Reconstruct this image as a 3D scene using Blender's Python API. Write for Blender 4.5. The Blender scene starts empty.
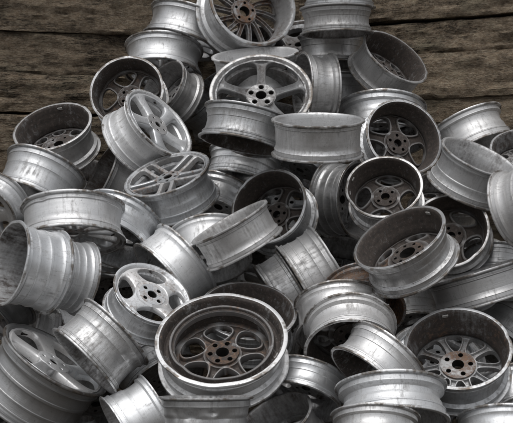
import bpy, bmesh, math, random
import numpy as np
from mathutils import Vector, Matrix, noise

S = bpy.context.scene
COL = S.collection

# ------------------------------------------------------------------ camera
cam_d = bpy.data.cameras.new('camera')
cam_d.sensor_width = 36.0
cam_d.lens = 84.2
cam_d.clip_end = 3000
cam = bpy.data.objects.new('camera', cam_d)
cam.location = (0, 0, 1.0)
cam.rotation_euler = (math.radians(90), 0, 0)
COL.objects.link(cam)
S.camera = cam

# ------------------------------------------------------------------ sky, sun, exposure
SUN_EL, SUN_AZ = 66.0, 195.0          # azimuth: compass degrees from +Y, clockwise
world = bpy.data.worlds.new('World')
S.world = world
world.use_nodes = True
wn, wl = world.node_tree.nodes, world.node_tree.links
bg = wn['Background']
sky = wn.new('ShaderNodeTexSky')
sky.sky_type = 'NISHITA'
sky.sun_disc = False
sky.sun_elevation = math.radians(SUN_EL)
sky.sun_rotation = math.radians(SUN_AZ)
sky.air_density = 1.0
sky.dust_density = 3.0
hs = wn.new('ShaderNodeHueSaturation')
hs.inputs['Saturation'].default_value = 0.12     # overcast: cloud, not blue
wl.new(sky.outputs[0], hs.inputs['Color'])
wl.new(hs.outputs[0], bg.inputs['Color'])
bg.inputs['Strength'].default_value = 0.125
sun_d = bpy.data.lights.new('sun', 'SUN')
sun_d.energy = 1.05
sun_d.angle = math.radians(55)
sun_d.color = (1.0, 0.99, 0.975)
sun = bpy.data.objects.new('sun', sun_d)
az, el = math.radians(SUN_AZ), math.radians(SUN_EL)
to_sun = Vector((math.sin(az) * math.cos(el), math.cos(az) * math.cos(el), math.sin(el)))
sun.rotation_euler = to_sun.to_track_quat('Z', 'Y').to_euler()
sun.location = to_sun * 20
COL.objects.link(sun)
S.view_settings.view_transform = 'Standard'
S.view_settings.look = 'None'
S.view_settings.gamma = 1.0
S.view_settings.use_curve_mapping = False
S.view_settings.exposure = 0.0
S.render.engine = 'CYCLES'
S.cycles.max_bounces = 6
S.cycles.diffuse_bounces = 3
S.cycles.glossy_bounces = 4
S.cycles.use_adaptive_sampling = True
S.cycles.adaptive_threshold = 0.025

# ------------------------------------------------------------------ node helpers
class NT:
    def __init__(self, name):
        self.m = bpy.data.materials.new(name)
        self.m.use_nodes = True
        self.n, self.l = self.m.node_tree.nodes, self.m.node_tree.links
        self.b = self.n['Principled BSDF']

    def set(self, sock, v):
        if isinstance(v, bpy.types.NodeSocket):
            self.l.new(v, sock)
        else:
            sock.default_value = v

    def math(self, op, a, b=0.0, c=0.0, clamp=False):
        n = self.n.new('ShaderNodeMath')
        n.operation = op
        n.use_clamp = clamp
        for s, v in zip(n.inputs, (a, b, c)):
            self.set(s, v)
        return n.outputs[0]

    def noise(self, vec, scale, detail=4, rough=0.55, dist=0.0):
        n = self.n.new('ShaderNodeTexNoise')
        self.set(n.inputs['Vector'], vec)
        n.inputs['Scale'].default_value = scale
        n.inputs['Detail'].default_value = detail
        n.inputs['Roughness'].default_value = rough
        n.inputs['Distortion'].default_value = dist
        return n.outputs[0]

    def mapr(self, v, a, b, c=0.0, d=1.0):
        n = self.n.new('ShaderNodeMapRange')
        for s, x in zip((0, 1, 2, 3, 4), (v, a, b, c, d)):
            self.set(n.inputs[s], x)
        return n.outputs[0]

    def mix(self, f, a, b, blend='MIX'):
        n = self.n.new('ShaderNodeMix')
        n.data_type = 'RGBA'
        n.blend_type = blend
        self.set(n.inputs[0], f)
        self.set(n.inputs[6], a)
        self.set(n.inputs[7], b)
        return n.outputs[2]

    def vmul(self, v, k):
        n = self.n.new('ShaderNodeVectorMath')
        n.operation = 'MULTIPLY'
        self.set(n.inputs[0], v)
        n.inputs[1].default_value = k
        return n.outputs[0]

    def vadd(self, v, w):
        n = self.n.new('ShaderNodeVectorMath')
        n.operation = 'ADD'
        self.set(n.inputs[0], v)
        self.set(n.inputs[1], w)
        return n.outputs[0]

    def comb(self, x, y, z):
        n = self.n.new('ShaderNodeCombineXYZ')
        for s, v in zip(n.inputs, (x, y, z)):
            self.set(s, v)
        return n.outputs[0]

    def sep(self, v):
        n = self.n.new('ShaderNodeSeparateXYZ')
        self.set(n.inputs[0], v)
        return n.outputs

    def bump(self, h, strength, dist, normal=None):
        n = self.n.new('ShaderNodeBump')
        self.set(n.inputs['Height'], h)
        n.inputs['Strength'].default_value = strength
        n.inputs['Distance'].default_value = dist
        if normal is not None:
            self.l.new(normal, n.inputs['Normal'])
        return n.outputs[0]


def metal(name, where):
    """Weathered cast alloy. Per wheel, object colour = (tone, dirt, rust, brake dust)."""
    t = NT(name)
    tc = t.n.new('ShaderNodeTexCoord').outputs['Object']
    oi = t.n.new('ShaderNodeObjectInfo')
    sc = t.n.new('ShaderNodeSeparateColor')
    t.l.new(oi.outputs['Color'], sc.inputs[0])
    tone, dirt, rust = sc.outputs[0], sc.outputs[1], sc.outputs[2]
    dust = oi.outputs['Alpha']
    rnd = t.math('MULTIPLY', oi.outputs['Random'], 57.0)
    p = t.vadd(tc, t.comb(rnd, rnd, rnd))
    x, y, z = t.sep(tc)
    r = t.math('SQRT', t.math('ADD', t.math('MULTIPLY', x, x), t.math('MULTIPLY', y, y)))
    blotch = t.noise(p, 2.2, 3, 0.6)
    grain = t.noise(p, 13.0, 4, 0.7)
    speck = t.noise(p, 55.0, 2, 0.65)
    turn = t.noise(t.vmul(p, (1.0, 1.0, 60.0)), 1.0, 1, 0.6)          # lathe rings round the barrel
    run = t.noise(t.vmul(p, (14.0, 14.0, 1.6)), 1.0, 4, 0.7)    # runs along the axis
    wear = t.n.new('ShaderNodeNewGeometry').outputs['Pointiness']
    # lacquered metal, slightly cool or yellowed from wheel to wheel
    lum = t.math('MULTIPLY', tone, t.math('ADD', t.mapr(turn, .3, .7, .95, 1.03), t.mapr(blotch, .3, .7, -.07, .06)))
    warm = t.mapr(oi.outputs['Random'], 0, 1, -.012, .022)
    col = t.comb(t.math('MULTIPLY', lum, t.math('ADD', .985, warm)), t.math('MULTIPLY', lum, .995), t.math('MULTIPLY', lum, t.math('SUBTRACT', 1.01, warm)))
    # scratches
    s1 = t.noise(t.vmul(p, (9.0, 26.0, 14.0)), 1.0, 1, .5)
    scr = t.math('MULTIPLY', t.mapr(t.math('ABSOLUTE', t.math('SUBTRACT', s1, .5)), .010, .0, 0, 1), t.mapr(grain, .46, .58))
    col = t.mix(t.math('MULTIPLY', scr, .75), col, (.09, .085, .08, 1))
    # grime: runs, smears and specks
    if where == 'outer':
        g = t.math('ADD', t.math('MULTIPLY', run, .5), t.math('ADD', t.math('MULTIPLY', blotch, .3), t.math('MULTIPLY', grain, .25)))
        thr = t.mapr(dirt, 0, 1, .635, .44)
        gm = t.math('MULTIPLY', t.mapr(g, t.math('SUBTRACT', thr, .05), t.math('ADD', thr, .11)), .62)
        gcol = t.mix(grain, (.034, .029, .024, 1), (.13, .113, .094, 1))
    else:
        g = t.math('ADD', t.math('MULTIPLY', run, .3), t.math('ADD', t.math('MULTIPLY', blotch, .45), t.math('MULTIPLY', grain, .3)))
        thr = t.mapr(dust if where == 'inner' else dirt, 0, 1, .72, .30)
        gm = t.math('MULTIPLY', t.mapr(g, t.math('SUBTRACT', thr, .10), t.math('ADD', thr, .13)), .96)
        gcol = t.mix(t.mapr(grain, .3, .7), (.013, .0088, .0065, 1), (.066, .046, .035, 1))
        # flaked dust, pale bloom showing through
        gm = t.math('SUBTRACT', gm, t.math('MULTIPLY', t.mapr(t.math('ADD', t.math('MULTIPLY', speck, .5), t.math('MULTIPLY', grain, .5)), .58, .68), .30), clamp=True)
    spots = t.mapr(speck, .63, .70)
    gm = t.math('MAXIMUM', gm, t.math('MULTIPLY', spots, t.math('MULTIPLY', dirt, .9)))
    if where in ('inner', 'spoke'):                                    # edges rubbed bright
        gm = t.math('MULTIPLY', gm, t.mapr(wear, .52, .60, 1.0, .55))
    # worn lips: brown corrosion in patches
    rmask = t.math('ADD', t.math('MULTIPLY', blotch, .55), t.math('MULTIPLY', grain, .45))
    if where in ('outer', 'inner'):
        lip = t.mapr(r, .945, .965)
        worn = t.math('MULTIPLY', lip, t.mapr(t.math('ADD', t.math('MULTIPLY', blotch, .72), t.math('MULTIPLY', grain, .28)), .47, .56))
        lipcol = t.mix(t.mapr(grain, .35, .65), (.052, .042, .033, 1), (.24, .205, .172, 1))
        col = t.mix(t.math('MULTIPLY', worn, .9), col, lipcol)
        gm = t.math('MULTIPLY', gm, t.math('SUBTRACT', 1.0, t.math('MULTIPLY', lip, .6)))
    col = t.mix(gm, col, gcol)
    # rust
    rthr = t.mapr(rust, 0, 1, .78, .45)
    rm = t.mapr(rmask, t.math('SUBTRACT', rthr, .07), t.math('ADD', rthr, .10))
    if where == 'outer':
        rm = t.math('MULTIPLY', rm, t.math('MAXIMUM', t.mapr(rust, .7, .95, .22, 1.0), lip))
    rm = t.math('MULTIPLY', rm, t.mapr(speck, .3, .6, .55, .95))
    rcol = t.mix(t.mapr(grain, .3, .7), (.050, .026, .015, 1), (.24, .130, .070, 1))
    col = t.mix(rm, col, rcol)
    cover = t.math('MAXIMUM', gm, rm)
    t.set(t.b.inputs['Base Color'], col)
    rv = t.math('FRACT', t.math('MULTIPLY', oi.outputs['Random'], 7.31))
    t.set(t.b.inputs['Metallic'], t.math('MULTIPLY', t.math('SUBTRACT', 1.0, cover), t.mapr(rv, 0, 1, .62, .92)))
    ro = t.math('ADD', t.math('ADD', t.mapr(blotch, .3, .7, .36, .48), t.mapr(rv, 0, 1, .07, -.03)), t.math('MULTIPLY', cover, .40), clamp=True)
    t.set(t.b.inputs['Roughness'], ro)
    h = t.math('ADD', t.math('MULTIPLY', turn, .25), t.math('ADD', t.math('MULTIPLY', speck, .3), t.math('MULTIPLY', cover, .4)))
    h = t.math('SUBTRACT', h, t.math('MULTIPLY', scr, .5))
    t.set(t.b.inputs['Normal'], t.bump(h, .10, .012))
    return t.m


M_OUT = metal('weathered_alloy_barrel', 'outer')
M_IN = metal('brake_dusted_alloy', 'inner')
M_SPOKE = metal('weathered_alloy_spoke', 'spoke')
M_HUB = metal('corroded_alloy_hub', 'hub')


def wood():
    t = NT('weathered_sleeper_wood')
    tc = t.n.new('ShaderNodeTexCoord').outputs['Object']
    oi = t.n.new('ShaderNodeObjectInfo')
    rnd = t.math('MULTIPLY', oi.outputs['Random'], 31.0)
    p = t.vadd(tc, t.comb(rnd, rnd, rnd))
    grain = t.noise(t.vmul(p, (9.0, 14.0, 26.0)), 1.0, 7, .82)
    fine = t.noise(t.vmul(p, (60.0, 60.0, 150.0)), 1.0, 3, .8)
    big = t.noise(t.vmul(p, (2.4, 2.0, 4.0)), 1.0, 5, .72)
    mid = t.noise(t.vmul(p, (13.0, 14.0, 18.0)), 1.0, 6, .82)
    cr = t.noise(t.vmul(p, (2.6, 6.0, 26.0)), 1.0, 5, .75)
    crack = t.math('MULTIPLY', t.mapr(t.math('ABSOLUTE', t.math('SUBTRACT', cr, .5)), .018, .004, 0, 1), t.mapr(big, .40, .55))
    kn = t.n.new('ShaderNodeTexVoronoi')
    t.set(kn.inputs['Vector'], t.vmul(p, (2.6, 0.0, 4.4)))
    kn.inputs['Scale'].default_value = 1.0
    kd = t.math('ADD', kn.outputs['Distance'], t.math('MULTIPLY', t.math('SUBTRACT', mid, .5), .08))
    knot = t.mapr(kd, .075, .045)
    ringk = t.math('MULTIPLY', t.mapr(kd, .16, .09), t.math('SUBTRACT', 1.0, knot))
    c = t.mix(t.mapr(grain, .34, .66), (.095, .066, .043, 1), (.36, .275, .190, 1))
    c = t.mix(t.math('MULTIPLY', t.mapr(fine, .42, .66), .6), c, (.46, .40, .31, 1))
    c = t.mix(t.math('MULTIPLY', t.mapr(mid, .46, .64), .65), c, (.060, .045, .031, 1))
    c = t.mix(t.math('MULTIPLY', t.mapr(big, .50, .64), .7), c, (.045, .034, .025, 1))
    c = t.mix(t.math('MULTIPLY', t.mapr(t.noise(p, 5.0, 5, .75), .52, .66), .35), c, (.30, .27, .19, 1))       # lichen
    c = t.mix(t.math('MULTIPLY', ringk, .5), c, (.20, .16, .10, 1))
    c = t.mix(t.math('MULTIPLY', t.math('MAXIMUM', knot, crack), .9), c, (.010, .008, .006, 1))
    c = t.mix(1.0, c, t.comb(*(t.mapr(oi.outputs['Random'], 0, 1, 1.05, 1.45),) * 3), 'MULTIPLY')
    t.set(t.b.inputs['Base Color'], c)
    t.set(t.b.inputs['Roughness'], .88)
    t.b.inputs['Specular IOR Level'].default_value = .25
    h = t.math('SUBTRACT', t.math('ADD', t.math('MULTIPLY', grain, .8), t.math('ADD', t.math('MULTIPLY', fine, .35), t.math('MULTIPLY', mid, .8))), t.math('MULTIPLY', crack, .8))
    t.set(t.b.inputs['Normal'], t.bump(h, 1.0, .045))
    return t.m


def simple(name, c1, c2, scale, rough, bump):
    t = NT(name)
    tc = t.n.new('ShaderNodeTexCoord').outputs['Object']
    n = t.noise(tc, scale, 8, .65)
    t.set(t.b.inputs['Base Color'], t.mix(t.mapr(n, .3, .7), c1, c2))
    t.set(t.b.inputs['Roughness'], rough)
    t.set(t.b.inputs['Normal'], t.bump(n, .6, bump))
    return t.m


M_GRIME_SHADE = simple('grime_and_hole_shade', (.006, .005, .004, 1), (.018, .014, .011, 1), 8.0, .8, .01)  # grime; near black so the hub holes carry their shade in the colour
M_WOOD = wood()
M_EARTH = simple('damp_dark_earth', (.022, .018, .014, 1), (.075, .062, .048, 1), 6.0, .95, .03)
M_BACK = simple('tarred_backing_boards', (.008, .007, .006, 1), (.02, .017, .013, 1), 9.0, .95, .01)


def link(name, mesh, parent=None, mats=()):
    o = bpy.data.objects.new(name, mesh)
    COL.objects.link(o)
    if parent is not None:
        o.parent = parent
    for m in mats:
        if m.name not in mesh.materials:
            mesh.materials.append(m)
    return o


def mesh_from(name, V, F, mi=None, sharp=35, weld=True):
    me = bpy.data.meshes.new(name)
    me.from_pydata([tuple(map(float, v)) for v in V], [], F)
    if mi is not None:
        me.polygons.foreach_set('material_index', mi)
    me.polygons.foreach_set('use_smooth', [True] * len(me.polygons))
    me.update()
    if weld:
        bm = bmesh.new()
        bm.from_mesh(me)
        bmesh.ops.remove_doubles(bm, verts=bm.verts, dist=1e-5)
        bmesh.ops.recalc_face_normals(bm, faces=bm.faces)
        bm.to_mesh(me)
        bm.free()
    me.set_sharp_from_angle(angle=math.radians(sharp))
    return me


# ------------------------------------------------------------------ ground
gv, gf, n = [], [], 40
xs = [-400, -120, -40, -15, -8] + list(np.linspace(-5, 5, n)) + [8, 15, 40, 120, 400]
ys = [-400, -120, -40, -12, -4] + list(np.linspace(0, 8, n)) + [12, 40, 120, 400]
for yy in ys:
    for xx in xs:
        near = 1.0 if abs(xx) < 6 and -3 < yy < 9 else 0.0
        gv.append((xx, yy, near * .035 * noise.noise(Vector((xx * 1.7, yy * 1.7, 3.1))) - .045))
for j in range(len(ys) - 1):
    for i in range(len(xs) - 1):
        a = j * len(xs) + i
        gf.append((a, a + 1, a + 1 + len(xs), a + len(xs)))
ground = link('ground', mesh_from('ground', gv, gf), None, (M_EARTH,))
ground['kind'] = 'structure'

# ------------------------------------------------------------------ timber walls meeting in a corner
def plank_mesh(L, H, T, seed):
    rnd = random.Random(seed)
    nx, ny = 160, 14
    V, F, ring = [], [], []
    cs = []
    rr = .006
    for k in range(ny + 1):                       # front face bottom to top, rounded arrises
        f = k / ny
        zz = H * f
        d = 0.0
        e = min(zz, H - zz)
        if e < rr:
            d = rr - math.sqrt(max(0, rr * rr - (rr - e) ** 2))
        cs.append((d, zz))
    cs += [(T, H), (T, 0)]
    ox = rnd.uniform(0, 50)
    for i in range(nx + 1):
        x = L * i / nx
        wv = .006 * noise.noise(Vector((x * 1.3 + ox, 0, 7)))
        for k, (d, zz) in enumerate(cs):
            y = d
            z = zz + wv + .004 * noise.noise(Vector((x * 6 + ox, zz * 3, 1)))
            if k <= ny:
                q = Vector((x * 2.4 + ox, zz * 16, seed))
                y += .011 * noise.noise(q) + .011 * noise.noise(q * 2.3) + .009 * noise.noise(q * 5.1) + .006 * noise.noise(q * 11.3)
                if k in (0, ny):
                    z += .006 * noise.noise(Vector((x * 9 + ox, zz, 5)))
            V.append((x, y, z))
    m = len(cs)
    for i in range(nx):
        for k in range(m):
            a, b = i * m + k, i * m + (k + 1) % m
            F.append((a, a + m, b + m, b))
    F.append(tuple(range(m)))
    F.append(tuple(range(nx * m, nx * m + m))[::-1])
    return mesh_from('plank', V, F, None, 50)


def plank_wall(label, corner, yaw, side, heights, seed, deep):
    root = bpy.data.objects.new('plank_wall', None)
    COL.objects.link(root)
    root.location = corner
    root.rotation_euler = (0, 0, yaw)
    root['label'] = label
    root['category'] = 'wall'
    root['group'] = 'timber walls behind the heap'
    L = 3.2
    z = 0.0
    for i, h in enumerate(heights):
        off = random.Random(seed + i).uniform(-.012, .012)
        o = link('plank', plank_mesh(L, h - (.016 if i in deep else -.002), .10, seed + i), root, (M_WOOD,))
        o.location = ((-L if side < 0 else 0), off, z)
        o.rotation_euler = (0, math.radians(random.Random(seed * 3 + i).uniform(-.12, .12)), 0)
        z += h
    V = [(x, y, zz) for x in ((-L, .30) if side < 0 else (-.02, L)) for y in (.115, .15) for zz in (0, z)]
    F = [(0, 1, 3, 2), (4, 6, 7, 5), (0, 4, 5, 1), (2, 3, 7, 6), (1, 5, 7, 3), (0, 2, 6, 4)]
    link('backing_board', mesh_from('backing_board', V, F), root, (M_BACK,))
    return root


CORNER = (0.2284, 6.30, -.06)
plank_wall('left wall of heavy weathered brown planks behind the heap', CORNER, math.radians(18), -1,
           [.18, .20, .20, .19, .20, .19, .196, .19, .19, .204, .21, .205], 11, (4, 7))
plank_wall('right wall of rough dark brown planks meeting the left one behind the heap', CORNER, math.radians(-26), 1,
           [.21, .19, .20, .21, .20, .19, .21, .213, .223, .178, .20, .21], 47, (5, 9))

# ------------------------------------------------------------------ wheel parts (unit radius, axis z, visible end at z = 0, barrel towards -z)
def profile(kind, W, dense=False):
    """Closed cross-section from the inboard end s=0 to the outboard end s=W: (radius, s, is_inner)."""
    lipb = [(.928, .006, 1), (.936, .001, 0), (.986, 0, 0), (.996, .004, 0), (1.0, .012, 0), (1.0, .036, 0), (.996, .044, 0), (.984, .049, 0), (.945, .051, 0), (.918, .055, 0), (.914, .062, 0), (.920, .069, 0), (.933, .073, 0), (.933, .092, 0)]
    lipf = [(r, W - s, i) for r, s, i in lipb[::-1]][:-1] + [(.930, W - .004, 1)]
    if kind == 'std':
        mid = [(.928, .165), (.940, .172), (.940, .188), (.914, .192), (.906, .200), (.910, .208), (.900, .235), (.890, .30 * W + .05), (.884, .44 * W), (.876, .47 * W), (.850, .53 * W), (.846, .66 * W), (.868, W - .20), (.920, W - .170), (.938, W - .160), (.938, W - .145), (.928, W - .138)]
        inn = [(.885, W - .05), (.872, W - .17), (.820, W - .215), (.806, .66 * W), (.810, .53 * W), (.840, .46 * W), (.850, .30 * W + .05), (.868, .22), (.885, .17), (.894, .06), (.910, .03)]
    elif kind == 'waist':
        mid = [(.926, .13), (.938, .136), (.938, .152), (.912, .156), (.904, .164), (.908, .172), (.890, .21), (.870, .36 * W), (.866, .50 * W), (.872, .58 * W), (.884, .60 * W), (.890, W - .24), (.922, W - .175), (.938, W - .165), (.938, W - .150), (.927, W - .142)]
        inn = [(.885, W - .05), (.872, W - .18), (.850, W - .26), (.842, .60 * W), (.832, .50 * W), (.836, .36 * W), (.856, .22), (.886, .15), (.892, .06), (.910, .03)]
    elif kind == 'straight':
        mid = [(.930, .11), (.940, .116), (.940, .130), (.916, .134), (.910, .142), (.916, .149), (.914, .20), (.908, .40 * W), (.904, .60 * W), (.900, W - .26), (.908, W - .20), (.934, W - .160), (.940, W - .150), (.928, W - .138)]
        inn = [(.888, W - .05), (.874, W - .18), (.864, W - .27), (.866, .60 * W), (.870, .40 * W), (.880, .20), (.900, .06), (.912, .03)]
    elif kind == 'ribbed':
        mid = [(.924, .12), (.940, .126), (.940, .144), (.912, .148), (.905, .155), (.910, .162), (.902, .20), (.896, .29 * W), (.906, .295 * W), (.906, .325 * W), (.894, .335 * W), (.878, .42 * W), (.876, .52 * W), (.890, .555 * W), (.904, .56 * W), (.904, .60 * W), (.894, .61 * W), (.890, W - .25), (.908, W - .20), (.938, W - .170), (.938, W - .150), (.922, W - .142)]
        inn = [(.884, W - .05), (.870, W - .19), (.856, W - .27), (.854, .65 * W), (.842, .56 * W), (.838, .44 * W), (.856, .32 * W), (.866, .20), (.896, .06), (.912, .03)]
    else:                                            # 'step': deep seat, then a second, smaller ring
        mid = [(.93, .12), (.940, .13), (.940, .15), (.925, .16), (.915, .30 * W + .02), (.905, .5 * W), (.895, .6 * W), (.89, W - .21), (.91, W - .185), (.938, W - .16), (.922, W - .14)]
        inn = [(.800, W - .04), (.775, W - .10), (.752, .55 * W), (.735, .44 * W), (.712, .22), (.712, .13), (.722, .118), (.742, .116), (.746, .100), (.756, .072), (.772, .066), (.786, .072), (.790, .088), (.794, .15), (.812, .185), (.850, .19), (.876, .16), (.892, .09), (.900, .04), (.912, .02)]
    lo, hi = lipb[-1][1], W - lipb[-1][1]                # narrow rims: keep the stations in order
    ss = [min(hi, max(lo, s)) for _, s in mid]
    for i in range(1, len(ss)):
        ss[i] = max(ss[i], ss[i - 1] + .001)
    mid = [(r, s) for (r, _), s in zip(mid, ss)]
    if kind != 'step':
        si = [s for _, s in inn]
        for i in range(1, len(si)):
            si[i] = min(si[i], si[i - 1] - .001)
        inn = [(r, s) for (r, _), s in zip(inn, si)]
    pts = lipb + [(r, s, 0) for r, s in mid] + lipf + [(r, s, 1) for r, s in inn]
    # refine long spans so that dents bend smoothly
    out = []
    for a, b in zip(pts, pts[1:] + pts[:1]):
        out.append(a)
        if dense and abs(a[1] - b[1]) > .03:
            kk = int(abs(a[1] - b[1]) / .025) + 1
            for q in range(1, kk):
                out.append((a[0] + (b[0] - a[0]) * q / kk, a[1] + (b[1] - a[1]) * q / kk, min(a[2], b[2])))
        elif abs(a[1] - b[1]) > .12:
            out.append(((a[0] + b[0]) / 2, (a[1] + b[1]) / 2, min(a[2], b[2]) if a[2] != b[2] else a[2]))
    return out


def rim_mesh(kind, W, face, seed, dent):
    rnd = random.Random(seed)
    P = profile(kind, W, dent >= 1)
    n, m = (260 if dent >= 1 else 112), len(P)
    th = np.linspace(0, 2 * np.pi, n, endpoint=False)
    r = np.array([p[0] for p in P])[None, :].repeat(n, 0)
    s = np.array([p[1] for p in P])[None, :].repeat(n, 0)
    T = th[:, None]
    # bent, knocked and slightly out of round
    r = r * (1 + .005 * dent * np.cos(2 * T + rnd.uniform(0, 6)) + .003 * dent * np.cos(3 * T + rnd.uniform(0, 6)))
    for k in range(4 + int(6 * dent)):
        t0, wd, s0, ws = rnd.uniform(0, 6.28), rnd.uniform(.06, .22), rnd.choice((0, 0, W, rnd.uniform(0, W))), rnd.uniform(.05, .14)
        d = (T - t0 + np.pi) % (2 * np.pi) - np.pi
        g = np.exp(-(d / wd) ** 2) * np.exp(-((s - s0) / ws) ** 2)
        r = r - g * rnd.uniform(.006, .026) * (.6 + dent)
        s = s + g * rnd.uniform(-.012, .012) * (.6 + dent)
    if dent >= 1:                                       # the crumpled one
        for t0, wd, s0, ws, amp in BIG_DENTS:
            d = (T - t0 + np.pi) % (2 * np.pi) - np.pi
            r = r - amp * np.exp(-(d / wd) ** 2) * np.exp(-((s - s0) / ws) ** 2)
    z = -s if face == 'B' else -(W - s)
    V = np.stack([r * np.cos(T), r * np.sin(T), z], 2).reshape(-1, 3)
    F, mi = [], []
    for i in range(n):
        j = (i + 1) % n
        for k in range(m):
            l = (k + 1) % m
            q = (i * m + k, j * m + k, j * m + l, i * m + l)
            F.append(q[::-1] if face == 'B' else q)
            mi.append(1 if P[k][2] else 0)
    return mesh_from('rim', V, F, mi, 28)


BIG_DENTS = [(1.22, .20, .36, .10, .09), (1.75, .09, .30, .06, .06), (2.05, .16, .38, .09, .06), (.82, .09, .34, .12, .05)]

# face styles: spokes, hub radius, window from..to, spoke half-width at hub..rim, window roundness, hub depth, rim depth, twist, lugs
STYLE = {
    'star5':   dict(n=5, rh=.28, r0=.29, r1=.86, w0=.078, w1=.090, p=4.0, zh=-.10, zr=-.045, tw=0, lugs=5, bore=.105, lr=.046, groove=.075),
    'blade5':  dict(n=5, rh=.29, r0=.30, r1=.85, w0=.11, w1=.155, p=4.0, zh=-.08, zr=-.03, tw=.12, lugs=5, bore=.08, lr=.032, groove=-.02),
    'double5': dict(n=5, rh=.25, r0=.27, r1=.87, w0=.050, w1=.046, p=7.0, zh=-.10, zr=-.03, tw=0, lugs=5, bore=.10, lr=.036, groove=-.006, pair=.125),
    'fan15':   dict(n=13, rh=.26, r0=.29, r1=.83, w0=.036, w1=.054, p=5.0, zh=-.17, zr=-.05, tw=.22, lugs=5, bore=.12, lr=.032, groove=-.008),
    'fan10':   dict(n=10, rh=.27, r0=.30, r1=.84, w0=.045, w1=.045, p=4.0, zh=-.10, zr=-.04, tw=0, lugs=5, bore=.11, lr=.032, groove=-.01),
    'fan10y':  dict(n=10, rh=.33, r0=.36, r1=.82, w0=.050, w1=.060, p=3.0, zh=-.10, zr=-.05, tw=0, lugs=5, bore=.115, lr=.048, groove=-.01),
    'win5':    dict(n=5, rh=.33, r0=.41, r1=.75, w0=.18, w1=.16, p=2.3, zh=-.14, zr=-.06, tw=0, lugs=4, bore=.11, lr=.036, groove=-.02),
    'win5w':   dict(n=5, rh=.29, r0=.35, r1=.80, w0=.115, w1=.12, p=2.8, zh=-.15, zr=-.05, tw=0, lugs=5, bore=.10, lr=.040, groove=-.02),
    'win8':    dict(n=8, rh=.36, r0=.47, r1=.74, w0=.095, w1=.10, p=2.4, zh=-.12, zr=-.06, tw=0, lugs=5, bore=.12, lr=.034, groove=-.02),
    'win4b':   dict(n=4, rh=.30, r0=.38, r1=.78, w0=.17, w1=.16, p=2.4, zh=-.16, zr=-.06, tw=0, lugs=4, bore=.115, lr=.040, groove=-.02),
    'win5big': dict(n=6, rh=.25, r0=.29, r1=.67, w0=.062, w1=.055, p=2.3, zh=-.05, zr=-.03, tw=0, lugs=6, bore=.10, lr=.040, groove=-.02, ro=.78),
    'win4':    dict(n=4, rh=.34, r0=.43, r1=.86, w0=.19, w1=.17, p=2.6, zh=-.06, zr=-.06, tw=0, lugs=4, bore=.12, lr=.05, groove=-.02),
    'ring8':   dict(n=5, rh=.34, r0=.46, r1=.76, w0=.20, w1=.20, p=2.3, zh=-.16, zr=-.08, tw=0, lugs=8, bore=.17, lr=.036, groove=-.02),
}


def spoke_mesh(st, aL, aR, par=0.0):
    """One spoke with its half of the two neighbouring windows; aL/aR = half sector angles on each side."""
    n = 26
    rs = [st['rh'] - .03, (st['rh'] + st['r0']) / 2]
    rs += [(st['r0'] + st['r1']) / 2 - (st['r1'] - st['r0']) / 2 * math.cos(math.pi * i / n) for i in range(n + 1)]
    ro = st.get('ro', .89)
    rs += [(st['r1'] + ro) / 2, ro]
    us = [-1, -.93, -.78, -.4, 0, .4, .78, .93, 1]
    bs = [1, .72, .5, 0, -.5, -.72, -1]
    V, F = [], []
    for r in rs:
        f = min(1, max(0, (r - st['rh']) / (ro - st['rh'])))
        q = (2 * r - st['r0'] - st['r1']) / (st['r1'] - st['r0'])
        cap = (1 - abs(q) ** st['p']) ** (1 / st['p']) if abs(q) < 1 else 0.0
        hw = st['w0'] + (st['w1'] - st['w0']) * f
        th = 0.0
        if par:                                        # bar parallel to its twin: the centre line drifts with radius
            th = math.asin(min(.98, abs(par) / r))
            aL, aR = (th, math.pi / st['n'] - th) if par > 0 else (math.pi / st['n'] - th, th)
            th = math.copysign(th, par)
        L = aL - max(0, aL - hw / r) * cap
        R = aR - max(0, aR - hw / r) * cap
        z = st['zh'] + (st['zr'] - st['zh']) * f ** 1.6
        thick = .11 + .05 * (1 - f)
        rise = min(1.0, cap * 1.6)
        tw = st['tw'] * f + th
        for u in us:
            a = (u * R if u > 0 else u * L) + tw
            au = abs(u)
            dz = (-.030 if au == 1 else -.010 if au > .9 else 0) * rise
            if au < .5:
                dz += -st['groove'] * rise * (1 - au) * .8
            V.append((r * math.cos(a), r * math.sin(a), z + dz))
        for u in bs:
            a = (u * R if u > 0 else u * L) + tw
            au = abs(u)
            dz = (.055 if au < .6 else 0) * rise
            V.append((r * math.cos(a), r * math.sin(a), z - thick + dz))
    m = len(us) + len(bs)
    for i in range(len(rs) - 1):
        for k in range(m):
            l = (k + 1) % m
            F.append((i * m + k, (i + 1) * m + k, (i + 1) * m + l, i * m + l))
    return mesh_from('spoke', V, F, None, 48)


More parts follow.
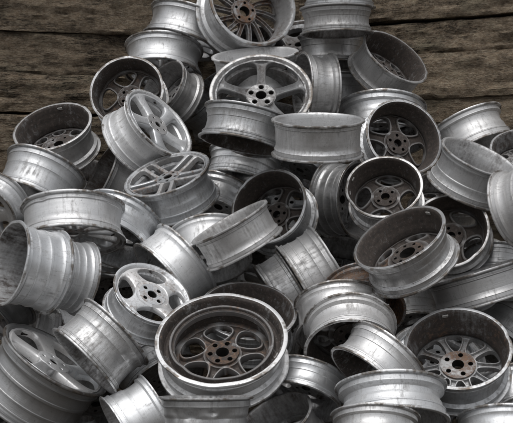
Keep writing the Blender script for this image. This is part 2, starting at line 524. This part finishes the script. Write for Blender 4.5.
def hub_mesh(st):
    Lg, rh, bore, lr = st['lugs'], st['rh'], st['bore'], st['lr']
    rl = (bore + rh) / 2 + .012
    half = math.pi / Lg
    lr = min(lr, rl * math.sin(half) * .72)
    zt, zb = st['zh'] + .014, st['zh'] - .20
    phis = [2 * math.pi * i / 20 for i in range(20)]
    for rr in (bore, rh):
        for sg in (-1, 1):
            phis.append(math.atan2(rr * math.sin(sg * half), rr * math.cos(sg * half) - rl) % (2 * math.pi))
    phis = sorted(phis)
    edge = []
    for ph in phis:
        lo, hi = 0.0, 1.0
        for _ in range(34):
            md = (lo + hi) / 2
            x, y = rl + md * math.cos(ph), md * math.sin(ph)
            q = math.hypot(x, y)
            if bore <= q <= rh and abs(math.atan2(y, x)) <= half:
                lo = md
            else:
                hi = md
        edge.append((rl + lo * math.cos(ph), lo * math.sin(ph)))
    V, F, mi = [], [], []
    N = len(phis)
    for g in range(Lg):
        a0 = 2 * half * g
        c, s = math.cos(a0), math.sin(a0)
        base = len(V)
        rings = []
        for ph, e in zip(phis, edge):
            hx, hy = rl + lr * math.cos(ph), lr * math.sin(ph)
            kx, ky = rl + lr * 1.22 * math.cos(ph), lr * 1.22 * math.sin(ph)
            q = math.hypot(*e)
            ez = zt - (.014 if q > rh - .004 or q < bore + .004 else 0)
            col = [(e[0], e[1], zb), (e[0], e[1], ez - .012), (e[0] * .985 + rl * .015, e[1] * .985, zt), (kx, ky, zt), (hx, hy, zt - .014), (hx, hy, zb), ]
            for x, y, z in col:
                V.append((x * c - y * s, x * s + y * c, z))
        for i in range(N):
            j = (i + 1) % N
            for k in range(6):
                l = (k + 1) % 6
                if k == 0:
                    qa = math.hypot(*edge[i]); qb = math.hypot(*edge[j])
                    onarc = (abs(qa - rh) < .002 and abs(qb - rh) < .002) or (abs(qa - bore) < .002 and abs(qb - bore) < .002)
                    if not onarc:
                        continue
                F.append((base + i * 6 + k, base + j * 6 + k, base + j * 6 + l, base + i * 6 + l))
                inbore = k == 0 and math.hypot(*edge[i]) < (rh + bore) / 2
                mi.append(1 if k == 4 or inbore else 0)  # bore and lug-hole walls: shade painted in with the grime
    return mesh_from('hub', V, F, mi, 40)


def weight_mesh():
    if 'w' not in FACE_CACHE:
        V, F = [], []
        for i in range(7):
            a = (i - 3) * .022
            for r, z in ((.905, .03), (.868, .026), (.868, -.026), (.905, -.03)):
                V.append((r * math.cos(a), r * math.sin(a), z))
        for i in range(6):
            for k in range(4):
                l = (k + 1) % 4
                F.append((i * 4 + k, i * 4 + 4 + k, i * 4 + 4 + l, i * 4 + l))
        F += [(0, 1, 2, 3), (27, 26, 25, 24)]
        FACE_CACHE['w'] = mesh_from('balance_weight', V, F)
    return FACE_CACHE['w']


def stem_mesh():
    if 's' not in FACE_CACHE:
        V, F = [], []
        prof = [(.885, .034), (.86, .032), (.82, .022), (.81, .016), (.745, .014), (.74, .006)]
        for r, q in prof:
            for k in range(8):
                V.append((r, q * math.cos(k * math.pi / 4), -.13 + (.885 - r) * .5 + q * math.sin(k * math.pi / 4)))
        for i in range(len(prof) - 1):
            for k in range(8):
                l = (k + 1) % 8
                F.append((i * 8 + k, i * 8 + l, i * 8 + 8 + l, i * 8 + 8 + k))
        F.append(tuple(range(40, 48)))
        FACE_CACHE['s'] = mesh_from('valve_stem', V, F)
    return FACE_CACHE['s']


M_LEAD = simple('dull_lead', (.22, .21, .20, 1), (.50, .49, .47, 1), 20.0, .55, .01)
FACE_CACHE = {}


def face_parts(style):
    if style not in FACE_CACHE:
        st = STYLE[style]
        half = math.pi / st['n']
        if 'pair' in st:
            dl = st['pair']
            a = spoke_mesh(st, dl, half - dl, dl)
            b = spoke_mesh(st, half - dl, dl, -dl)
            sp = []
            for k in range(st['n']):
                sp += [(a, 2 * half * k), (b, 2 * half * k)]
        else:
            a = spoke_mesh(st, half, half)
            sp = [(a, 2 * half * k) for k in range(st['n'])]
        FACE_CACHE[style] = (sp, hub_mesh(st))
    return FACE_CACHE[style]


def alloy_wheel(idx, label, loc, axis, R, W, face, style, tone, dirt, dust, rust, roll, prof, dent):
    n = Vector(axis).normalized()
    x = Vector((0, 0, 1)).cross(n)
    x = x.normalized() if x.length > .02 else Vector((1, 0, 0))
    y = n.cross(x)
    M = Matrix((x, y, n)).transposed().to_4x4() @ Matrix.Rotation(math.radians(roll), 4, 'Z')
    root = bpy.data.objects.new('alloy_wheel', None)
    root.empty_display_size = .2
    COL.objects.link(root)
    root.matrix_world = Matrix.Translation(loc) @ M @ Matrix.Scale(R, 4)
    root['label'] = label
    root['category'] = 'car wheel'
    root['group'] = 'scrap alloy wheels heaped against the timber walls'
    rim = link('rim', rim_mesh(prof, W, face, idx * 13 + 5, dent), root, (M_OUT, M_IN))
    rim.color = (tone, dirt, rust if (rust > .98 and tone < .45) else rust * .5, dust)
    sp, hub = face_parts(style)
    flip = Matrix.Identity(4) if face == 'F' else Matrix.Translation((0, 0, -W)) @ Matrix.Rotation(math.pi, 4, 'X')
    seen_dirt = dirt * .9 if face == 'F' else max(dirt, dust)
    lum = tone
    if style == 'blade5' and tone < .5:
        lum = 1.0                                      # bright blades in the dark rim
    if style == 'fan10y':
        seen_dirt = .42
    for me, a in sp:
        o = link('spoke', me, root, (M_SPOKE,))
        o.matrix_local = flip @ Matrix.Rotation(a, 4, 'Z')
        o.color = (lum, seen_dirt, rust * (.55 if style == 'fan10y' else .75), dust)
    o = link('hub', hub, root, (M_HUB, M_GRIME_SHADE))
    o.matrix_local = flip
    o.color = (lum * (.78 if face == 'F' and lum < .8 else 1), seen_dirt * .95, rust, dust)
    if face == 'F' and style != 'win5':
        o = link('valve_stem', stem_mesh(), root, (M_GRIME_SHADE,))
        o.matrix_local = Matrix.Rotation(math.pi / STYLE[style]['n'] + math.radians(2), 4, 'Z')
    for a, s in WEIGHTS.get(label, ()):
        o = link('balance_weight', weight_mesh(), root, (M_LEAD,))
        o.matrix_local = Matrix.Rotation(math.radians(a), 4, 'Z') @ Matrix.Translation((0, 0, -s))
    return root


# ------------------------------------------------------------------ the heap
# label, location of the end that shows, its outward axis, radius, width/radius, end that shows (Back or Face), style,
# metal tone, dirt, brake dust inside, rust, roll, barrel profile, dents
WEIGHTS = {
    'open-backed wheel with dark brown inside and bright slots, right of the pale round drum': [(200, 0.1)],
    'biggest wheel, open-backed with stepped inner ring and round holes, lower centre': [(330, 0.11)],
    'open-backed wheel with four-lug hub and oval holes, right of centre': [(120, 0.1), (150, 0.1)],
    'large open wheel with rusty brown pitted inside, right of centre': [(80, 0.1)],
    "open wheel with black inside and black lug ring at the heap's centre": [(20, 0.1)],
    'leftmost open wheel below the left planks, beige brown inside': [(100, 0.1)],
    'ten-spoke open-backed wheel with rusty brown hub in the lower right': [(100, 0.1)],
}
WHEELS = [
    ('silver thin-spoked wheel with rusty five-lug hub, cut by the top edge', (-0.0154, 5.6361, 1.9843), (0.3926, -0.8794, 0.2691), 0.2207, 0.85, 'B', 'fan15', 0.6, 0.37, 0.55, 1, 10, 'std', 0.2),
    ('big grey five-spoke star wheel facing out below the thin-spoked wheel with rusty hub', (0.0193, 5.1527, 1.5131), (-0.0185, -0.8118, 0.5837), 0.2233, 0.8, 'F', 'star5', 0.4, 0.5, 0.5, 0.3, 18, 'std', 0.3),
    ('cream barrel with dark flat rim, lying level behind the top of the five-spoke star', (-0.0077, 5.4939, 1.7219), (-0.0753, -0.2854, 0.9554), 0.2014, 0.8, 'B', 'win5', 0.88, 0.19, 0.2, 0.1, 0, 'straight', 0.1),
    ('grey wheel on edge behind the right side of the five-spoke star', (0.2034, 5.4082, 1.5577), (-0.9692, -0.2465, -0.0000), 0.1622, 0.85, 'B', 'win5', 0.6, 0.37, 0.4, 0.2, 0, 'std', 0.2),
    ('grey wheel with yellowish lower lip lying flat in the upper right stack', (0.3607, 5.3919, 1.7949), (0.0208, 0.0271, -0.9994), 0.1663, 0.72, 'B', 'win5', 0.42, 0.42, 0.5, 0.35, 0, 'waist', 0.1),
    ('dull grey wheel under the yellowish-lipped one in the upper right stack', (0.3593, 5.7150, 1.6979), (-0.0190, -0.0135, -0.9997), 0.1667, 0.8, 'B', 'win5', 0.42, 0.42, 0.5, 0.2, 20, 'waist', 0.1),
    ('topmost wheel of the upper right stack, cut by the top edge', (0.3961, 5.7615, 1.9723), (0.0032, 0.0464, -0.9989), 0.1776, 0.75, 'B', 'win5', 0.55, 0.32, 0.5, 0.15, 0, 'waist', 0.1),
    ('dark shiny barrel at the bottom of the upper right stack', (0.3898, 5.7345, 1.4945), (0.0014, -0.0204, -0.9998), 0.1720, 0.9, 'B', 'win5', 0.4, 0.37, 0.5, 0.1, 0, 'waist', 0.1),
    ('grey wheel tipped against the right plank wall, its empty mouth facing up right', (0.6337, 5.4490, 1.7050), (0.4822, -0.5820, 0.6548), 0.1726, 0.82, 'B', 'win8', 0.55, 0.37, 0.85, 0.15, 0, 'straight', 0.3),
    ('bright barrel bulging out just below the wheel tipped against the right wall', (0.5691, 5.4519, 1.3180), (-0.0194, -0.3399, -0.9403), 0.2090, 0.8, 'B', 'win5', 0.72, 0.22, 0.5, 0.1, 0, 'std', 0.1),
    ('open-backed wheel with dark brown inside and bright slots, right of the pale round drum', (0.6294, 5.1078, 1.3195), (0.2888, -0.8932, 0.3446), 0.1745, 0.75, 'B', 'win5w', 0.6, 0.37, 1, 0.35, 15, 'std', 0.2),
    ('silver barrel leaning up right against the planks near the right edge', (1.0325, 5.5939, 1.2820), (0.3650, -0.2771, -0.8888), 0.1865, 0.85, 'B', 'win5', 0.7, 0.22, 0.4, 0.1, 0, 'std', 0.2),
    ('small wheel mouth cut off by the right edge, brown inside, beside the planks', (1.1831, 5.3273, 1.2908), (-0.1287, -0.5795, 0.8047), 0.1465, 0.8, 'B', 'win8', 0.55, 0.37, 0.7, 0.3, 0, 'std', 0.1),
    ('pale wheel lying tilted at right with a narrow beige mouth facing up', (0.9338, 5.0031, 1.2276), (0.3461, -0.3894, 0.8536), 0.1751, 0.92, 'B', 'win5', 0.66, 0.32, 0.42, 0.2, 0, 'waist', 0.3),
    ('shiny silver barrel at upper left with black spokes showing underneath', (-0.4585, 5.8223, 1.6616), (-0.0502, -0.3171, -0.9471), 0.1941, 0.75, 'F', 'fan10', 0.72, 0.19, 0.8, 0.1, 0, 'waist', 0.1),
    ('silver barrel at top left, resting on the one with black spokes underneath', (-0.3725, 5.8664, 1.8122), (-0.2693, -0.2087, -0.9402), 0.1955, 0.8, 'F', 'fan10', 0.66, 0.27, 0.6, 0.1, 0, 'waist', 0.2),
    ('leftmost open wheel below the left planks, beige brown inside', (-0.9187, 5.3909, 1.3841), (-0.1914, -0.6159, 0.7642), 0.1842, 0.86, 'B', 'win8', 0.6, 0.37, 0.85, 0.45, 0, 'std', 0.2),
    ('tilted bright grey barrel at the left edge under the open beige brown wheel', (-0.9620, 5.0969, 1.0361), (-0.3252, -0.4115, -0.8514), 0.1826, 1, 'B', 'win5', 0.62, 0.27, 0.5, 0.1, 0, 'waist', 0.2),
    ("dark ribbed wheel wedged behind the white five-spoke wheel's barrel on the left", (-0.7038, 5.3567, 1.1530), (-0.8384, -0.3463, 0.4210), 0.1696, 0.9, 'B', 'win5', 0.3, 0.47, 0.7, 0.1, 0, 'waist', 0.1),
    ('open grey wheel with dark empty mouth above the white five-spoke wheel', (-0.5981, 5.5229, 1.5566), (-0.1103, -0.9456, 0.3060), 0.1749, 0.75, 'B', 'win5w', 0.55, 0.37, 0.85, 0.5, 0, 'straight', 0.2),
    ('grey wheel on edge tucked behind the open dark-mouthed wheel at upper left', (-0.4460, 5.6399, 1.5850), (-0.6800, -0.5888, 0.4370), 0.1504, 0.9, 'B', 'win5', 0.58, 0.37, 0.4, 0.2, 0, 'std', 0.2),
    ('white silver five-spoke wheel turned to the right at upper left', (-0.4276, 5.3032, 1.3931), (0.6780, -0.4514, 0.5802), 0.1900, 0.92, 'F', 'blade5', 0.85, 0.19, 0.3, 0.1, 20, 'std', 0.2),
    ('wheel with five rusty pairs of parallel spokes lying face up left of centre', (-0.3786, 5.0479, 1.1609), (-0.2786, -0.4495, 0.8487), 0.1893, 0.81, 'F', 'double5', 0.62, 0.37, 0.5, 0.75, 8, 'std', 0.1),
    ('wide smooth pale barrel at left, brown spokes peeking out beneath it', (-0.7336, 4.7946, 0.8773), (0.0442, -0.3380, -0.9401), 0.2118, 0.7, 'F', 'fan15', 0.74, 0.21, 0.7, 0.8, 0, 'straight', 0.6),
    ('long ribbed silver barrel at the left edge with its open mouth facing left', (-0.9217, 4.4517, 0.8110), (-0.7956, -0.5638, 0.2216), 0.1632, 1.15, 'B', 'win5', 0.75, 0.22, 0.55, 0.1, 0, 'ribbed', 0.3),
    ('ribbed silver wheel butted end to end against the long ribbed barrel on its right', (-0.7708, 4.5586, 0.7690), (-0.7956, -0.5638, 0.2216), 0.1469, 0.85, 'B', 'win5', 0.68, 0.27, 0.3, 0.15, 0, 'ribbed', 0.2),
    ('grey wheel mostly cut off by the left edge beside the wide smooth pale barrel', (-1.1205, 4.9311, 0.9744), (-0.3763, -0.8078, -0.4537), 0.1562, 0.8, 'F', 'win5', 0.6, 0.32, 0.4, 0.2, 0, 'std', 0.1),
    ('dark wheel at the left edge under the long ribbed barrel', (-1.0627, 4.7331, 0.5843), (-0.5833, -0.4848, -0.6517), 0.1499, 0.8, 'F', 'win5', 0.22, 0.37, 0.5, 0.1, 0, 'std', 0.1),
    ('narrow silver wheel standing on edge under the long ribbed barrel', (-0.9226, 4.7367, 0.4871), (-0.8661, -0.3019, 0.3983), 0.1579, 0.6, 'B', 'win5', 0.62, 0.27, 0.4, 0.1, 0, 'std', 0.1),
    ('small bright white barrel right of the narrow standing wheel at lower left', (-0.8150, 4.8726, 0.4570), (-0.9099, -0.4105, -0.0600), 0.1624, 0.8, 'B', 'win5', 0.95, 0.1, 0.3, 0.1, 0, 'straight', 0.2),
    ('big dark wheel in the lower left corner with bright blade spokes on its tilted face', (-0.7374, 4.4166, 0.4593), (0.5579, -0.1298, 0.8197), 0.2208, 1, 'F', 'blade5', 0.42, 0.15, 0.3, 0.1, 35, 'ribbed', 0.1),
    ('stained grey barrel lying aslant right of the bright blade spokes', (-0.6226, 4.3235, 0.4563), (-0.6860, -0.3082, -0.6590), 0.1657, 1, 'B', 'win5', 0.62, 0.52, 0.5, 0.2, 0, 'waist', 0.3),
    ('bright white barrel at the bottom edge between the stained barrel and the crumpled wheel', (-0.4895, 4.2680, 0.2163), (-0.8345, -0.3113, -0.4547), 0.1423, 1.15, 'B', 'win5', 0.86, 0.17, 0.4, 0.15, 0, 'std', 0.1),
    ('silver barrel with doubled lip below the wheel with rusty paired spokes', (-0.6066, 4.9605, 0.8666), (-0.3197, -0.5538, -0.7688), 0.1819, 0.8, 'B', 'win5', 0.72, 0.27, 0.5, 0.15, 0, 'std', 0.2),
    ('white four-hole wheel face with rust stains round its hub, left of the biggest wheel', (-0.3926, 4.5519, 0.6915), (0.4222, -0.5543, 0.7173), 0.1593, 0.8, 'F', 'win4', 0.9, 0.29, 0.3, 0.7, 20, 'std', 0.2),
    ('bright white barrel with olive grooved lip lying aslant above the white four-hole wheel', (-0.3825, 4.8679, 0.7248), (-0.7282, -0.3128, -0.6098), 0.1825, 0.75, 'B', 'win5', 0.84, 0.19, 0.4, 0.2, 0, 'straight', 0.1),
    ("open wheel with black inside and black lug ring at the heap's centre", (0.0482, 5.0152, 1.0236), (-0.4024, -0.8274, 0.3918), 0.1714, 0.88, 'B', 'win5w', 0.62, 0.37, 1, 0.1, 10, 'std', 0.2),
    ('tilted grey drum with narrow open top lying across the black inside wheel', (-0.1066, 4.6588, 0.9627), (-0.4864, -0.1271, 0.8644), 0.1689, 0.76, 'B', 'win5', 0.6, 0.37, 0.4, 0.3, 0, 'straight', 0.2),
    ('pale barrel showing between the tilted grey drum and the olive-lipped white barrel', (-0.1883, 4.9368, 0.7842), (0.1335, -0.5502, -0.8243), 0.1728, 0.8, 'B', 'win5', 0.82, 0.19, 0.4, 0.1, 0, 'straight', 0.1),
    ('silver barrel with ribbed lip wedged left of the black inside wheel', (-0.1959, 5.2965, 0.9533), (-0.3030, -0.5447, -0.7820), 0.1854, 0.8, 'B', 'win5', 0.74, 0.27, 0.4, 0.1, 0, 'std', 0.1),
    ('shaded grey barrel directly under the round-shouldered barrel below the five-spoke star', (-0.0741, 5.3541, 1.1229), (-0.2053, -0.2744, -0.9395), 0.1695, 0.8, 'B', 'win5', 0.72, 0.32, 0.5, 0.1, 0, 'ribbed', 0.1),
    ('grey barrel with wide lower lip resting right under the five-spoke star', (-0.0674, 4.9419, 1.2745), (-0.1959, -0.1291, -0.9721), 0.1771, 0.8, 'B', 'win5', 0.56, 0.47, 0.8, 0.2, 0, 'waist', 0.4),
    ('pale matt round drum with open top in the upper middle', (0.2426, 4.7285, 1.3641), (-0.0006, -0.2286, 0.9735), 0.1852, 0.78, 'B', 'win5', 0.7, 0.42, 0.25, 0.15, 0, 'straight', 0.3),
    ('open-backed wheel with four-lug hub and oval holes, right of centre', (0.5197, 4.8956, 1.1036), (-0.1714, -0.7882, 0.5911), 0.1591, 0.8, 'B', 'win4b', 0.58, 0.37, 0.95, 0.15, 40, 'std', 0.2),
    ('ribbed grey barrel lying sideways behind the open-backed four-lug wheel', (0.4541, 5.2325, 1.0507), (0.7640, -0.6449, -0.0209), 0.1744, 0.9, 'B', 'win5', 0.55, 0.42, 0.5, 0.2, 0, 'ribbed', 0.2),
    ('large open wheel with rusty brown pitted inside, right of centre', (0.5271, 4.4480, 0.9069), (-0.4616, -0.4276, 0.7772), 0.1853, 0.78, 'B', 'ring8', 0.6, 0.37, 1, 0.6, 0, 'std', 0.2),
    ('wheel with black brown inside and pale hub behind the large pitted brown wheel', (0.7921, 4.9451, 0.9232), (-0.2919, -0.8520, 0.4346), 0.1690, 0.7, 'B', 'win4b', 0.5, 0.37, 1, 0.1, 20, 'std', 0.2),
    ('silver barrel cut off by the right edge below the narrow beige mouth wheel', (1.1107, 4.7268, 1.0447), (0.7387, -0.6090, 0.2889), 0.1654, 0.8, 'B', 'win5', 0.72, 0.27, 0.4, 0.15, 0, 'std', 0.2),
    ('dark small wheel mouth peeping out over the long grey barrel at right', (0.8965, 5.0997, 0.7415), (-0.1718, -0.7021, 0.6911), 0.1445, 0.7, 'B', 'win5', 0.5, 0.37, 0.8, 0.2, 0, 'std', 0.1),
    ('pale ribbed barrel peeping out at the right edge over the long grey barrel', (1.0185, 5.0629, 0.6887), (-0.1583, -0.4686, -0.8691), 0.1603, 0.8, 'F', 'win5', 0.72, 0.27, 0.4, 0.1, 0, 'ribbed', 0.1),
    ('long smooth grey barrel aslant at the right edge above the ten-spoke wheel', (0.8642, 4.7481, 0.7651), (-0.2879, 0.0691, 0.9552), 0.2058, 0.64, 'B', 'win5', 0.5, 0.19, 0.4, 0.1, 0, 'straight', 0.05),
    ('biggest wheel, open-backed with stepped inner ring and round holes, lower centre', (-0.1259, 4.2699, 0.5505), (-0.0481, -0.6213, 0.7821), 0.2384, 0.55, 'B', 'win5big', 0.74, 0.37, 0.92, 0.75, 12, 'step', 0.25),
    ('open brown-lined wheel partly hidden behind the top of the biggest wheel', (-0.0306, 4.5850, 0.6263), (0.0857, -0.5202, 0.8497), 0.1872, 0.75, 'B', 'win5', 0.6, 0.42, 0.85, 0.4, 0, 'std', 0.1),
    ('bright ribbed barrel lying aslant right of the black inside wheel', (0.1646, 4.9022, 0.7047), (-0.8568, -0.0738, -0.5103), 0.1797, 0.93, 'B', 'win5', 0.72, 0.32, 0.4, 0.15, 0, 'ribbed', 0.2),
    ("ribbed grey barrel behind the biggest wheel's top right, lined up with a brighter one", (0.0630, 4.8934, 0.6441), (-0.8568, -0.0738, -0.5103), 0.1618, 0.72, 'F', 'win5', 0.6, 0.37, 0.4, 0.15, 0, 'straight', 0.2),
    ('bright barrel with dark upper lip behind the wheel that opens downward', (0.3231, 4.5250, 0.5325), (0.0304, -0.5768, -0.8163), 0.1772, 0.8, 'B', 'win5', 0.78, 0.22, 0.5, 0.1, 0, 'straight', 0.1),
    ('wheel with black mouth opening downward and bright shoulder, right of the biggest wheel', (0.3431, 4.3304, 0.4896), (-0.0186, -0.7689, -0.6391), 0.1732, 0.8, 'B', 'win8', 0.74, 0.27, 1, 0.3, 0, 'std', 0.2),
    ('wheel with rust brown lip rising behind the bright barrel with dark upper lip', (0.4198, 4.6655, 0.6082), (0.0044, -0.7594, -0.6507), 0.1633, 0.7, 'B', 'win5', 0.42, 0.6, 0.9, 1, 0, 'std', 0.1),
    ('bright barrel lying aslant with spotted brown mouth at lower left, beside the ten-spoke wheel', (0.3877, 4.2156, 0.4110), (-0.6314, -0.3401, -0.6969), 0.1616, 0.82, 'B', 'win8', 0.78, 0.22, 0.75, 0.3, 0, 'waist', 0.1),
    ('ten-spoke open-backed wheel with rusty brown hub in the lower right', (0.7362, 4.3843, 0.5049), (-0.1132, -0.6740, 0.7300), 0.1973, 0.8, 'B', 'fan10y', 0.5, 0.47, 0.85, 1, 6, 'std', 0.2),
    ('wide bright barrel at the bottom below the ten-spoke wheel', (0.4744, 4.1654, 0.2630), (0.0162, -0.4395, -0.8981), 0.1979, 0.68, 'B', 'win5', 0.78, 0.27, 0.5, 0.15, 0, 'std', 0.2),
    ('silver rim top cut by the bottom edge in front of the wide bright barrel', (0.3970, 4.0119, 0.1957), (-0.0468, -0.4608, -0.8863), 0.1538, 0.8, 'B', 'win5', 0.72, 0.32, 0.4, 0.15, 0, 'std', 0.2),
    ("bright barrel with thin lip right below the biggest wheel's right side", (0.1652, 4.3983, 0.2974), (-0.2781, -0.5467, -0.7898), 0.1539, 0.75, 'B', 'win5', 0.78, 0.22, 0.5, 0.1, 0, 'waist', 0.1),
    ('plain grey open mouth at the bottom edge right of the crumpled wheel', (0.0630, 4.3223, 0.2522), (-0.4524, -0.3577, 0.8170), 0.1513, 0.8, 'B', 'win5', 0.55, 0.3, 0.5, 0.1, 0, 'straight', 0.1),
    ('crumpled wheel with olive flat lip at the bottom edge under the biggest wheel', (-0.1681, 3.9732, 0.3879), (-0.0034, 0.1149, 0.9934), 0.1589, 0.8, 'B', 'win5', 0.45, 0.35, 0.4, 0.2, 0, 'std', 1),
    ('pale beige barrel in the bottom right corner', (0.8905, 4.2622, 0.1341), (-0.0598, -0.4742, -0.8784), 0.1776, 0.75, 'B', 'win5', 0.84, 0.27, 0.4, 0.2, 0, 'straight', 0.1),
    ('pale barrel sliver at the right edge just below the ten-spoke wheel', (0.9853, 4.5621, 0.2372), (0.2531, -0.5026, -0.8266), 0.1673, 0.8, 'B', 'win5', 0.82, 0.27, 0.4, 0.15, 0, 'straight', 0.1),
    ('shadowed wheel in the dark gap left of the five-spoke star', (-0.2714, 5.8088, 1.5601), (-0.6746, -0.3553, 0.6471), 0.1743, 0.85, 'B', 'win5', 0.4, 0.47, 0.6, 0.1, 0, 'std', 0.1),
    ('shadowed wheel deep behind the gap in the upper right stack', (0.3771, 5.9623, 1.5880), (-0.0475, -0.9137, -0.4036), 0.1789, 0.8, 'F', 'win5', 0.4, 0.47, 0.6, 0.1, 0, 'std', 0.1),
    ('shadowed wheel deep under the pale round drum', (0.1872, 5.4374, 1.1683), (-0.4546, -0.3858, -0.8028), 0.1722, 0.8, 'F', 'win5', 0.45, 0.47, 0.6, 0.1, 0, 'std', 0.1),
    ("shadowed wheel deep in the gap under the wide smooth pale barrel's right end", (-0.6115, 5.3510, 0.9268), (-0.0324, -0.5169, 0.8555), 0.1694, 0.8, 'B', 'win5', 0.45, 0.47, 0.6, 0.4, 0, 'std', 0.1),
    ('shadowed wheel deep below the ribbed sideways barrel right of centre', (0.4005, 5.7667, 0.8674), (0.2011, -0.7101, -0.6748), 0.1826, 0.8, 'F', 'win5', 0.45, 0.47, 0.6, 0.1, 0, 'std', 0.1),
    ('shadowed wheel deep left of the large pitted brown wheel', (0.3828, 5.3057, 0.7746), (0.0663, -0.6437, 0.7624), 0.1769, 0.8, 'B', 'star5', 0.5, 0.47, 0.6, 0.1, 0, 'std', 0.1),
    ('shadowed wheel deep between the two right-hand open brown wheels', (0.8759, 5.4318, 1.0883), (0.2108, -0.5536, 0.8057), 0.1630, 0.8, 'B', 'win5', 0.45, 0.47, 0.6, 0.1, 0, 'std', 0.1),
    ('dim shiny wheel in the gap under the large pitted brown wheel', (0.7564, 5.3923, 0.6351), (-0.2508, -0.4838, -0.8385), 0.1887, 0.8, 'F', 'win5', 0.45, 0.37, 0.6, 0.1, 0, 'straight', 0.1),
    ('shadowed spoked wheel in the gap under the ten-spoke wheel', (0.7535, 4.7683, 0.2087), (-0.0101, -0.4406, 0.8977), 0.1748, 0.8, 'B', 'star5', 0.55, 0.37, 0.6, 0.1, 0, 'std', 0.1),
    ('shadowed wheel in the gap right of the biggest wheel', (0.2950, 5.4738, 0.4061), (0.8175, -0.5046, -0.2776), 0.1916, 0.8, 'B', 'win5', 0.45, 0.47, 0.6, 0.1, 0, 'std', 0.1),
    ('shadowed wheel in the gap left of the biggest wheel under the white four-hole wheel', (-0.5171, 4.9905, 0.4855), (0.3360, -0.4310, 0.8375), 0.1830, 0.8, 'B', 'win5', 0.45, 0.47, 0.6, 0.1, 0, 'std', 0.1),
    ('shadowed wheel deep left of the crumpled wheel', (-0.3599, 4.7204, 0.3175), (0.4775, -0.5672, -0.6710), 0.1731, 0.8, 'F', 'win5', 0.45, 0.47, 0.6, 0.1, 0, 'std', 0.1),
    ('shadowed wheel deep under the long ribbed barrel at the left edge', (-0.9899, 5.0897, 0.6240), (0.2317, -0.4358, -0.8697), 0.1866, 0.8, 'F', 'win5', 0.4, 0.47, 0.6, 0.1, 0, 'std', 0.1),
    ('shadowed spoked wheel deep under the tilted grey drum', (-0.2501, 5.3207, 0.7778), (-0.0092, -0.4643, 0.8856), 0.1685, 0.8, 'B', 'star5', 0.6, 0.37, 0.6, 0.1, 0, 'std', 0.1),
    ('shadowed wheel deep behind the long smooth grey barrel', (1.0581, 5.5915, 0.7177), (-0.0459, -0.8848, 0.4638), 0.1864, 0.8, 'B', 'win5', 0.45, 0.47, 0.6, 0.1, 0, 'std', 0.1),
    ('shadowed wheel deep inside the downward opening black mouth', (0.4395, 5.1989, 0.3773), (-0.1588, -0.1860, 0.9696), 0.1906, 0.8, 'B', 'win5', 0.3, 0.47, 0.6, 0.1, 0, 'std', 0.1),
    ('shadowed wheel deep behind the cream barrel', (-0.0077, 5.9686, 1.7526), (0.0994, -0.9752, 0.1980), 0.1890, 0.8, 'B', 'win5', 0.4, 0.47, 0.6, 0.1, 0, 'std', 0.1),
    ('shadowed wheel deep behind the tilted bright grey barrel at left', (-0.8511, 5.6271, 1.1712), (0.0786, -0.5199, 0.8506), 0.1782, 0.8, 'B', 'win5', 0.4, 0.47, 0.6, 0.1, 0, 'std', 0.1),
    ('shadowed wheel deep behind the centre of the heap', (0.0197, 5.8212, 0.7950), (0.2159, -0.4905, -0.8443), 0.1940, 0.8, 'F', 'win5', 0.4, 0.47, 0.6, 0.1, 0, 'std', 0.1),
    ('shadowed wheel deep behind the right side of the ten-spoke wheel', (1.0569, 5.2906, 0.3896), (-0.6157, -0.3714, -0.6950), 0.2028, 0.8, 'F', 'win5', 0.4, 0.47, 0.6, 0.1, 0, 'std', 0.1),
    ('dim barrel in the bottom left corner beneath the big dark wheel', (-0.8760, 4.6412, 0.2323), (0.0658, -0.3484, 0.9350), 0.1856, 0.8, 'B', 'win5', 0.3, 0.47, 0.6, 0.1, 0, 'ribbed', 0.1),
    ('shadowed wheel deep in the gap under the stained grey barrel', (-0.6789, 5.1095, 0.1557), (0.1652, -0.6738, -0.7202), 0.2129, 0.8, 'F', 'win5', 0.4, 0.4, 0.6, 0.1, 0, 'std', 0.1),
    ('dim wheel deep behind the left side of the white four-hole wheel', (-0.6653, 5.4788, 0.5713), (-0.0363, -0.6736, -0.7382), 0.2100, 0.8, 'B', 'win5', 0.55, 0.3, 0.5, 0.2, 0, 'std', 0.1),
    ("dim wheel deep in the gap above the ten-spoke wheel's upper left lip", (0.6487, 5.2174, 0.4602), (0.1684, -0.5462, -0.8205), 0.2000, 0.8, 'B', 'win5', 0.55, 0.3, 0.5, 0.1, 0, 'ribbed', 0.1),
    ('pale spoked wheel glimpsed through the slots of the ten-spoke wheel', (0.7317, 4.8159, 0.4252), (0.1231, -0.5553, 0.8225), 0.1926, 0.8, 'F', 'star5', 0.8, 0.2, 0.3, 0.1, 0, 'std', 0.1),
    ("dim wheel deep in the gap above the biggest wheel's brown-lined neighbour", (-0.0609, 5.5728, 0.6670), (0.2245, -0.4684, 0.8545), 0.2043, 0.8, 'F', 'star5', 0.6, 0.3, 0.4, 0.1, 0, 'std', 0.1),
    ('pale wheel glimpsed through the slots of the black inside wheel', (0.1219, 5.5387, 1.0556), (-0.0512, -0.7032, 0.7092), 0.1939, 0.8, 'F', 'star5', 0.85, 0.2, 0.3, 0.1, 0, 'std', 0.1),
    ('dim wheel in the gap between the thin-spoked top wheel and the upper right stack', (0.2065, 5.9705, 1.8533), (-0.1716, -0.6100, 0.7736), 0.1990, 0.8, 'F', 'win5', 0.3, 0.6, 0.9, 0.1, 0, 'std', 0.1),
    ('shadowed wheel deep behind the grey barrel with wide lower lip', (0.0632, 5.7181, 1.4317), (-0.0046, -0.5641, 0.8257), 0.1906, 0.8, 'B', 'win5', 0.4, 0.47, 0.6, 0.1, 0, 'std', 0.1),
]
for i, w in enumerate(WHEELS):
    alloy_wheel(i, *w)
